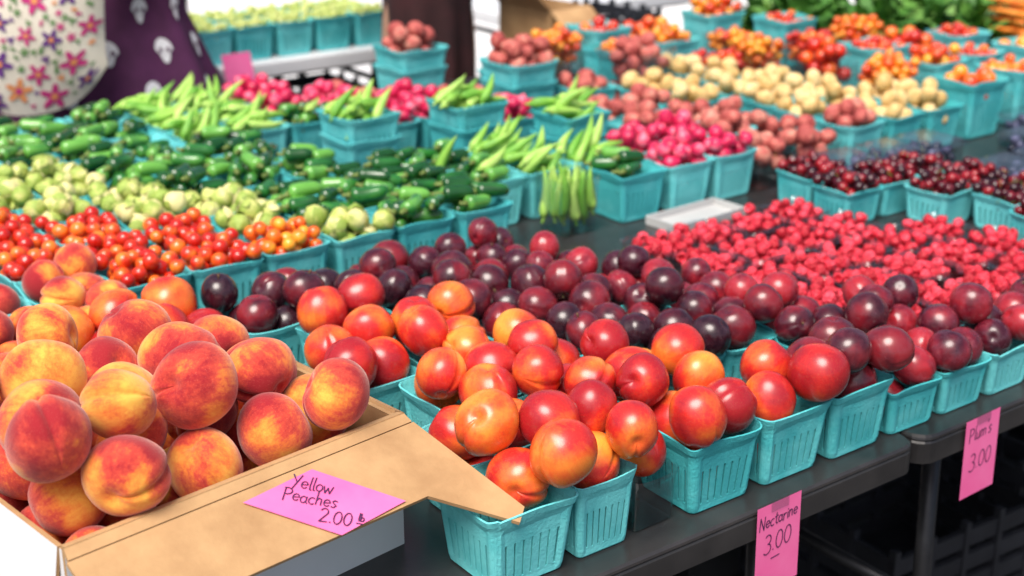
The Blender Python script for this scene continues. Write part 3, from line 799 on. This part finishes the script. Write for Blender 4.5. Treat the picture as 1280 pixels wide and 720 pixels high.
def tl_(text,a,u,s): return (text,a*ax_[0]+u*ay_[0],a*ax_[1]+u*ay_[1],s,TA)
wr=writing([tl_('Yellow',-.042,.008,.0190),tl_('Peaches',-.049,-.012,.0185),tl_('2.00',-.008,-.034,.0195),tl_('lb',.034,-.024,.011),tl_('_',.033,-.028,.012)],sg,.0016)
wr.location.z=.0006
def hang_sign(x,name_lines,label,tilt=0,w=.078,h=.128):
    e=obj('price_sign',None,label,'sign','handwritten pink price signs')
    e.matrix_basis=Matrix.Translation((x,1.0885,TZ+.004))@Matrix.Rotation(math.radians(90),4,'X')@Matrix.Rotation(tilt,4,'Z')
    obj('paper_sheet',paper(w,h),parent=e)
    writing(name_lines,e,.0016)
    b=MB(); b.box(-.016,.016,-.012,.006,.0012,.0016)
    obj('tape',b.mesh('tape',[M['clear']]),parent=e)
    return e
hang_sign(1.228,[("Nectarine",-.036,-.034,.0185,.05),("3.00",-.026,-.072,.028,.05),("_",-.012,-.082,.03,.02)],'pink paper sign pricing nectarines taped to table edge',.03,.080)
hang_sign(1.648,[("Plum's",-.030,-.036,.0215,.06),("3.00",-.024,-.085,.028,.05)],"pink paper sign pricing plums taped to table edge",.04)
e=obj('price_sign',None,'plain pink paper sign hanging from the white table','sign','handwritten pink price signs')
e.matrix_basis=Matrix.Translation((1.86,3.930,TZ+.045))@Matrix.Rotation(math.radians(72),4,'X')
obj('paper_sheet',paper(.095,.17),parent=e)

# ------------------------------------------------------------ other boxes behind
def carton(x,y,z,w,d,h,yaw,label):
    e=obj('cardboard_box',None,label,'box'); e.matrix_basis=Matrix.Translation((x,y,z))@Matrix.Rotation(yaw,4,'Z')
    b=MB(); T=.005
    slab([(0,0,0),(w,0,0),(w,0,h),(0,0,h)],(0,-1,0),T,0,0,0,b)
    slab([(w,d,0),(0,d,0),(0,d,h),(w,d,h)],(0,1,0),T,0,0,0,b)
    slab([(0,d-T,0),(0,T,0),(0,T,h),(0,d-T,h)],(-1,0,0),T,0,0,0,b)
    slab([(w,T,0),(w,d-T,0),(w,d-T,h),(w,T,h)],(1,0,0),T,0,0,0,b)
    slab([(T,T,T),(w-T,T,T),(w-T,d-T,T),(T,d-T,T)],(0,0,1),T-.001,0,0,0,b)
    obj('box_body',b.mesh('box_body',[M['kraft']]),parent=e)
    b=MB(); slab([(0,-.001,h),(w,-.001,h),(w,-.09,h-.07),(0,-.09,h-.07)],(0,-.6,1),.004,0,0,0,b); obj('flap',b.mesh('flap',[M['kraft']]),parent=e)
    b=MB(); slab([(-.001,0,h),(-.07,0,h+.06),(-.07,d,h+.06),(-.001,d,h)],(-.6,0,-1),.004,0,0,0,b); obj('flap',b.mesh('flap',[M['kraft']]),parent=e)
carton(2.70,3.46,.0,.17,.24,.90,.1,'tall open brown cardboard box standing behind the table')
def crate(x,y,z,w,d,h,yaw,label):
    b=MB(); T=.012
    b.box(0,w,0,d,0,.008)
    for k in range(5):
        z0=.008+k*(h-.008)/5; z1=z0+(h-.008)/5*.66
        b.box(0,w,0,T,z0,z1); b.box(0,w,d-T,d,z0,z1); b.box(0,T,T,d-T,z0,z1); b.box(w-T,w,T,d-T,z0,z1)
    for i in range(6):
        X=i*(w-.014)/5
        b.box(X,X+.014,-.003,T+.001,.009,h+.001); b.box(X,X+.014,d-T-.001,d+.003,.009,h+.001)
    for i in range(1,4):
        Y=i*(d-.014)/4
        b.box(-.003,T+.001,Y,Y+.014,.009,h+.001); b.box(w-T-.001,w+.003,Y,Y+.014,.009,h+.001)
    obj('plastic_crate',b.mesh('plastic_crate',[M['crate']]),label,'crate','black plastic crates around the tables',
        matrix=Matrix.Translation((x,y,z))@Matrix.Rotation(yaw,4,'Z'))
for i in range(3): crate(2.93,3.47,.0+.29*i,.26,.30,.28,.1,'black slatted plastic crate stacked behind the table')
for i,(x,y) in enumerate(((1.0,4.1),(1.52,4.05),(2.02,4.12),(1.9,1.4),(2.5,1.5),(.9,1.5))):  # crates below the white table are added to fill the dark there
    crate(x,y,0,.5,.4,.28,.05*(i%3-1),'black slatted plastic crate added in the dark under a table')
    if i<3: crate(x,y,.29,.5,.4,.28,.03,'black slatted plastic crate added in the dark under a table')

def leafy(seed):
    rnd=random.Random(seed); b=MB()
    for i in range(90):
        a=rnd.uniform(0,6.28); el=rnd.uniform(.1,1.4); L0=rnd.uniform(.12,.24); w=rnd.uniform(.015,.035)
        d=Vector((math.cos(a)*math.cos(el),math.sin(a)*math.cos(el),math.sin(el))); s=Vector((-math.sin(a),math.cos(a),0))
        p=Vector((rnd.uniform(-.05,.05),rnd.uniform(-.05,.05),.02)); v=[];f=[]
        for k in range(6):
            t=k/5; c=p+d*L0*t+Vector((0,0,-.09*t*t)); ww=w*math.sin(math.pi*min(1,.12+t*.85))*(1+.3*math.sin(t*17+i))
            v+= [c-s*ww+Vector((0,0,.01*math.sin(t*9+i))),c,c+s*ww+Vector((0,0,.01*math.cos(t*9+i)))]
        for q in v: q.z=max(q.z,.002)
        for k in range(5):
            o=k*3; f+=[[o,o+1,o+4,o+3],[o+1,o+2,o+5,o+4]]
        b.add(v,f)
    return b.mesh('leafy_bunch',[M['leaf']],True)
lm=[leafy(1),leafy(2)]
for i in range(10):
    q=i%5
    x=3.44+.15*q+random.uniform(-.02,.02); y=3.24-.15*(i//5)-q*.10
    obj('leafy_greens_bunch',lm[i%2],'bunch of dark leafy greens piled on the table','vegetable','bunches of leafy greens',matrix=Matrix.Translation((x,y,TZ+.005))@Matrix.Rotation(i*1.3,4,'Z')@Matrix.Scale(1.2,4))
cm=pod('carrot',M['carrot'],6,carr,12,10,None,.3,M['leaf'],1.5)
for i in range(48):
    row=i//8; z=TZ+.018+.029*row
    obj('carrot',cm,'orange carrot lying in a pile on the table','carrot','carrots piled on the table',matrix=Matrix.Translation((3.90+.037*(i%8)+.018*(row%2),2.70-.02*(i%3),z))@Matrix.Rotation(1.35+.06*(i%3),4,'Z')@Matrix.Scale(.018,4))

# ------------------------------------------------------------ people
def skin_body(name,pts,edges,rad,mat):
    me=bpy.data.meshes.new(name); me.from_pydata(pts,edges,[]); me.materials.append(mat)
    o=bpy.data.objects.new(name,me); COL.objects.link(o)
    md=o.modifiers.new('Skin','SKIN'); md.use_smooth_shade=True
    for i,r in enumerate(rad): me.skin_vertices[0].data[i].radius=(r,r)
    me.skin_vertices[0].data[0].use_root=True
    s=o.modifiers.new('Sub','SUBSURF'); s.levels=2; s.render_levels=2
    return o
pts=[(0,0,.95),(0,0,1.12),(0,0,1.30),(0,0,1.40),(0,-.01,1.47),(0,-.03,1.56),(0,-.03,1.63),
     (-.16,0,1.36),(-.23,.02,1.14),(-.30,-.10,1.08),(-.33,-.14,1.06),
     (.16,0,1.36),(.24,.02,1.14),(.12,-.18,1.12),(.08,-.20,1.12),
     (-.09,0,.88),(-.10,-.01,.48),(-.10,.02,.09),(-.10,-.10,.04),
     (.09,0,.88),(.10,-.01,.48),(.10,.02,.09),(.10,-.10,.04)]
ed=[(0,1),(1,2),(2,3),(3,4),(4,5),(5,6),(3,7),(7,8),(8,9),(9,10),(3,11),(11,12),(12,13),(13,14),(0,15),(15,16),(16,17),(17,18),(0,19),(19,20),(20,21),(21,22)]
rad=[.13,.11,.12,.10,.05,.085,.07,.05,.04,.03,.022,.05,.04,.03,.022,.085,.055,.035,.03,.085,.055,.035,.03]
def person(x,y,yaw,label,mat,prints,flare,wide,sc=1.0):
    rr=[q*(1 if sc==1 else .8) for q in rad]
    body=skin_body('person',pts,ed,rr,M['skin'])
    body['label']=label; body['category']='person'
    body.matrix_basis=Matrix.Translation((x,y,0))@Matrix.Rotation(yaw,4,'Z')
    def dress_r(z):
        if z>1.0: return .17 if z<1.25 else .19-(z-1.25)*.25
        return .17+(1.0-z)*flare
    v=[];f=[];nz=26;na=96
    def dpt(z,a,off=0):
        fold=.014*max(0,(1.08-z))*3*math.sin(9*a+.8*math.sin(z*6))
        r=dress_r(z)+fold+off
        return (r*wide*math.cos(a),r*.82*math.sin(a),z)
    for i in range(nz+1):
        z=.42+(1.42-.42)*i/nz
        for k in range(na): v.append(dpt(z,2*math.pi*k/na))
    for i in range(nz):
        for k in range(na): f.append([i*na+k,i*na+(k+1)%na,(i+1)*na+(k+1)%na,(i+1)*na+k])
    b=MB(); b.add(v,f,0)
    rnd=random.Random(9)
    if prints:
        for row in range(8):
            for q in range(10):
                zc=.50+row*.105; ac=2*math.pi*(q+.5*(row%2))/10+rnd.uniform(-.10,.10)
                S=.029
                def patch(shape,off,mi):
                    ptsx=[dpt(zc+py*S,ac+px*S/ .26,off) for px,py in shape]
                    c=dpt(zc+sum(p[1] for p in shape)/len(shape)*S,ac+sum(p[0] for p in shape)/len(shape)*S/.26,off)
                    n=len(ptsx); b.add([c]+ptsx,[[0,1+i,1+(i+1)%n] for i in range(n)],mi)
                skull=[(math.cos(t)*(.85 if math.sin(t)>-.3 else .5),(math.sin(t)*1.0 if math.sin(t)>-.3 else math.sin(t)*1.25)) for t in [2*math.pi*i/20 for i in range(20)]]
                patch(skull,.004,1)
                for ex in(-.36,.36): patch([(ex+.2*math.cos(t),-.05+.24*math.sin(t)) for t in [2*math.pi*i/8 for i in range(8)]],.0055,0)
                patch([(-.08,-.5),(.08,-.5),(0,-.3)],.0055,0)
    obj('dress',b.mesh('dress',[M[mat],M['printwhite']],True),parent=body)
    vv,ff,ll=sphere_grid(lambda th,ph:Vector((.105*math.sin(th)*math.cos(ph),-.005+.115*math.sin(th)*math.sin(ph)+.02,1.60+.13*math.cos(th)-(.10 if th>1.6 and math.sin(ph)>0 else 0))) ,24,16)
    hb=MB(); hb.add([p for p in vv],ff,0)
    obj('hair',hb.mesh('hair',[M['hair']],True),parent=body)
person(1.36,3.72,math.radians(-36),'person in a purple dress with white skull print carrying a tote','purple',True,.26,1.42)
person(2.42,3.72,math.radians(-30),'person in dark maroon clothes standing behind the potato baskets','maroon',False,.02,.80,.8)
def tote(name,w,h,d,mat,pattern,label,mtx):
    e=obj(name,None,label,'bag'); e.matrix_basis=mtx
    b=MB(); nx,nz=18,14
    def surf(s,t,side):
        x=(s-.5)*w*(1-.05*math.sin(t*3)); bulge=d*.5*math.sin(math.pi*min(1,max(0,s)))**.6*(math.sin(math.pi*(.12+.70*(1-t))))
        z=h*t+.11*(abs(2*s-1)**3)*(1-t)**3-.020*math.cos((s-.5)*3)*(1-t)
        return Vector((x,side*(bulge+.004)+.016*math.sin(s*11+t*5)*(1-.5*t),z))
    for side in(-1,1):
        v=[surf(i/nx,j/nz,side) for j in range(nz+1) for i in range(nx+1)]; f=[]
        for j in range(nz):
            for i in range(nx):
                a=j*(nx+1)+i; q=[a,a+1,a+nx+2,a+nx+1]; f.append(q if side<0 else q[::-1])
        b.add(v,f,0)
    bt=[surf(i/nx,0,-1) for i in range(nx+1)]+[surf(i/nx,0,1) for i in range(nx+1)]
    b.add(bt,[[i+1,i,nx+1+i,nx+2+i] for i in range(nx)],0)
    for s in(0,1):
        g=[surf(s,j/nz,-1) for j in range(nz+1)]+[surf(s,j/nz,1) for j in range(nz+1)]
        b.add(g,[[j,j+1,nz+2+j,nz+1+j] for j in range(nz)],0)
    mats=[mat]
    if pattern:
        mats+= [M['fl_mag'],M['fl_pur'],M['fl_grn'],M['fl_org'],M['fl_blu']]
        rnd=random.Random(5); cen=[]; lift=.003
        for k in range(1800):
            s,t=rnd.uniform(.06,.94),rnd.uniform(.05,.95)
            big=k<300; R=rnd.uniform(.062,.095) if big else rnd.uniform(.018,.036)
            if any((s-c[0])**2+((t-c[1]))**2<(R+c[2])**2*.92 for c in cen): continue
            cen.append((s,t,R)); rot=rnd.uniform(0,6)
            mi=rnd.choice([1,2,2,1,4,1,5,2]) if big else rnd.choice([3,3,4,1,3,2,3])
            npet=5 if big else rnd.choice([2,5,3]); ring=[]
            for q in range(30):
                a=2*math.pi*q/30; rr=R*(.70+.32*math.cos(npet*a)) 
                ring.append(surf(min(1,max(0,s+rr*math.cos(a+rot))),min(1,max(0,t+rr*math.sin(a+rot))),-1)+Vector((0,-lift,0)))
            c=surf(s,t,-1)+Vector((0,-lift,0)); b.add([c]+ring,[[0,1+i,1+(i+1)%30] for i in range(30)],mi)
            if big:
                ring=[surf(s+R*.25*math.cos(2*math.pi*q/8),t+R*.25*math.sin(2*math.pi*q/8),-1)+Vector((0,-lift-.001,0)) for q in range(8)]
                b.add([c+Vector((0,-.001,0))]+ring,[[0,1+i,1+(i+1)%8] for i in range(8)],4 if mi!=4 else 1)
    obj('bag_body',b.mesh('bag_body',mats,True),parent=e)
    for side in(-1,1):
        b=MB(); b.tube([(-w*.22,side*.02,h-.04),(-w*.20,side*.03,h+.14),(0,side*.02,h+.24),(w*.20,side*.03,h+.14),(w*.22,side*.02,h-.04)],.011,8)
        obj('handle',b.mesh('handle',[mat],True),parent=e)
tote('tote_bag',.40,.38,.14,M['cream'],True,'cream canvas tote bag with colourful flower print hanging from an arm',Matrix.Translation((1.10,3.53,TZ+.075))@Matrix.Rotation(math.radians(-30),4,'Z')@Matrix.Rotation(.06,4,'Y'))

# ------------------------------------------------------------ ground
b=MB(); b.add([(-60,-60,0),(60,-60,0),(60,60,0),(-60,60,0)],[[0,1,2,3]])
obj('ground',b.mesh('ground',[M['asphalt']]),kind='structure',label='dark asphalt ground under the market tables')
b=MB(); b.add([(-60,4.9,.004),(60,4.9,.004),(60,60,.004),(-60,60,.004)],[[0,1,2,3]])
obj('pavement',b.mesh('pavement',[M['concrete']]),kind='structure',label='concrete pavement behind the stall, near-white colour standing in for glare')

# ------------------------------------------------------------ light
w=bpy.data.worlds.new('World'); scene.world=w; w.use_nodes=True
nt=w.node_tree; bg=nt.nodes['Background']
sky=N(nt,'ShaderNodeTexSky'); sky.sky_type='NISHITA'; sky.sun_disc=False
sd=Vector((-.48,-.30,1.0)).normalized()
sky.sun_elevation=math.asin(sd.z); sky.sun_rotation=math.atan2(sd.x,sd.y)
sky.air_density=1.0; sky.dust_density=5.0; sky.ozone_density=.6
L(nt,sky.outputs[0],bg.inputs[0]); bg.inputs[1].default_value=.15
sl=bpy.data.lights.new('sun','SUN'); sl.energy=4.1; sl.angle=math.radians(35); sl.color=(1,.955,.89)
so=bpy.data.objects.new('sun',sl); COL.objects.link(so); so.rotation_euler=sd.to_track_quat('Z','Y').to_euler(); so.location=(-5,0,8)

# ------------------------------------------------------------ camera
cd=bpy.data.cameras.new('camera'); co=bpy.data.objects.new('camera',cd); COL.objects.link(co)
co.location=CAM; co.rotation_euler=(math.pi/2-PITCH,0,YAW-math.pi/2)
cd.lens=50; cd.sensor_width=36; cd.clip_end=300; cd.clip_start=.05
cd.dof.use_dof=True; cd.dof.focus_distance=1.66; cd.dof.aperture_fstop=4.0
scene.camera=co
scene.view_settings.view_transform='Standard'; scene.view_settings.look='None'; scene.view_settings.exposure=0
print('BASKETS',len(baskets))
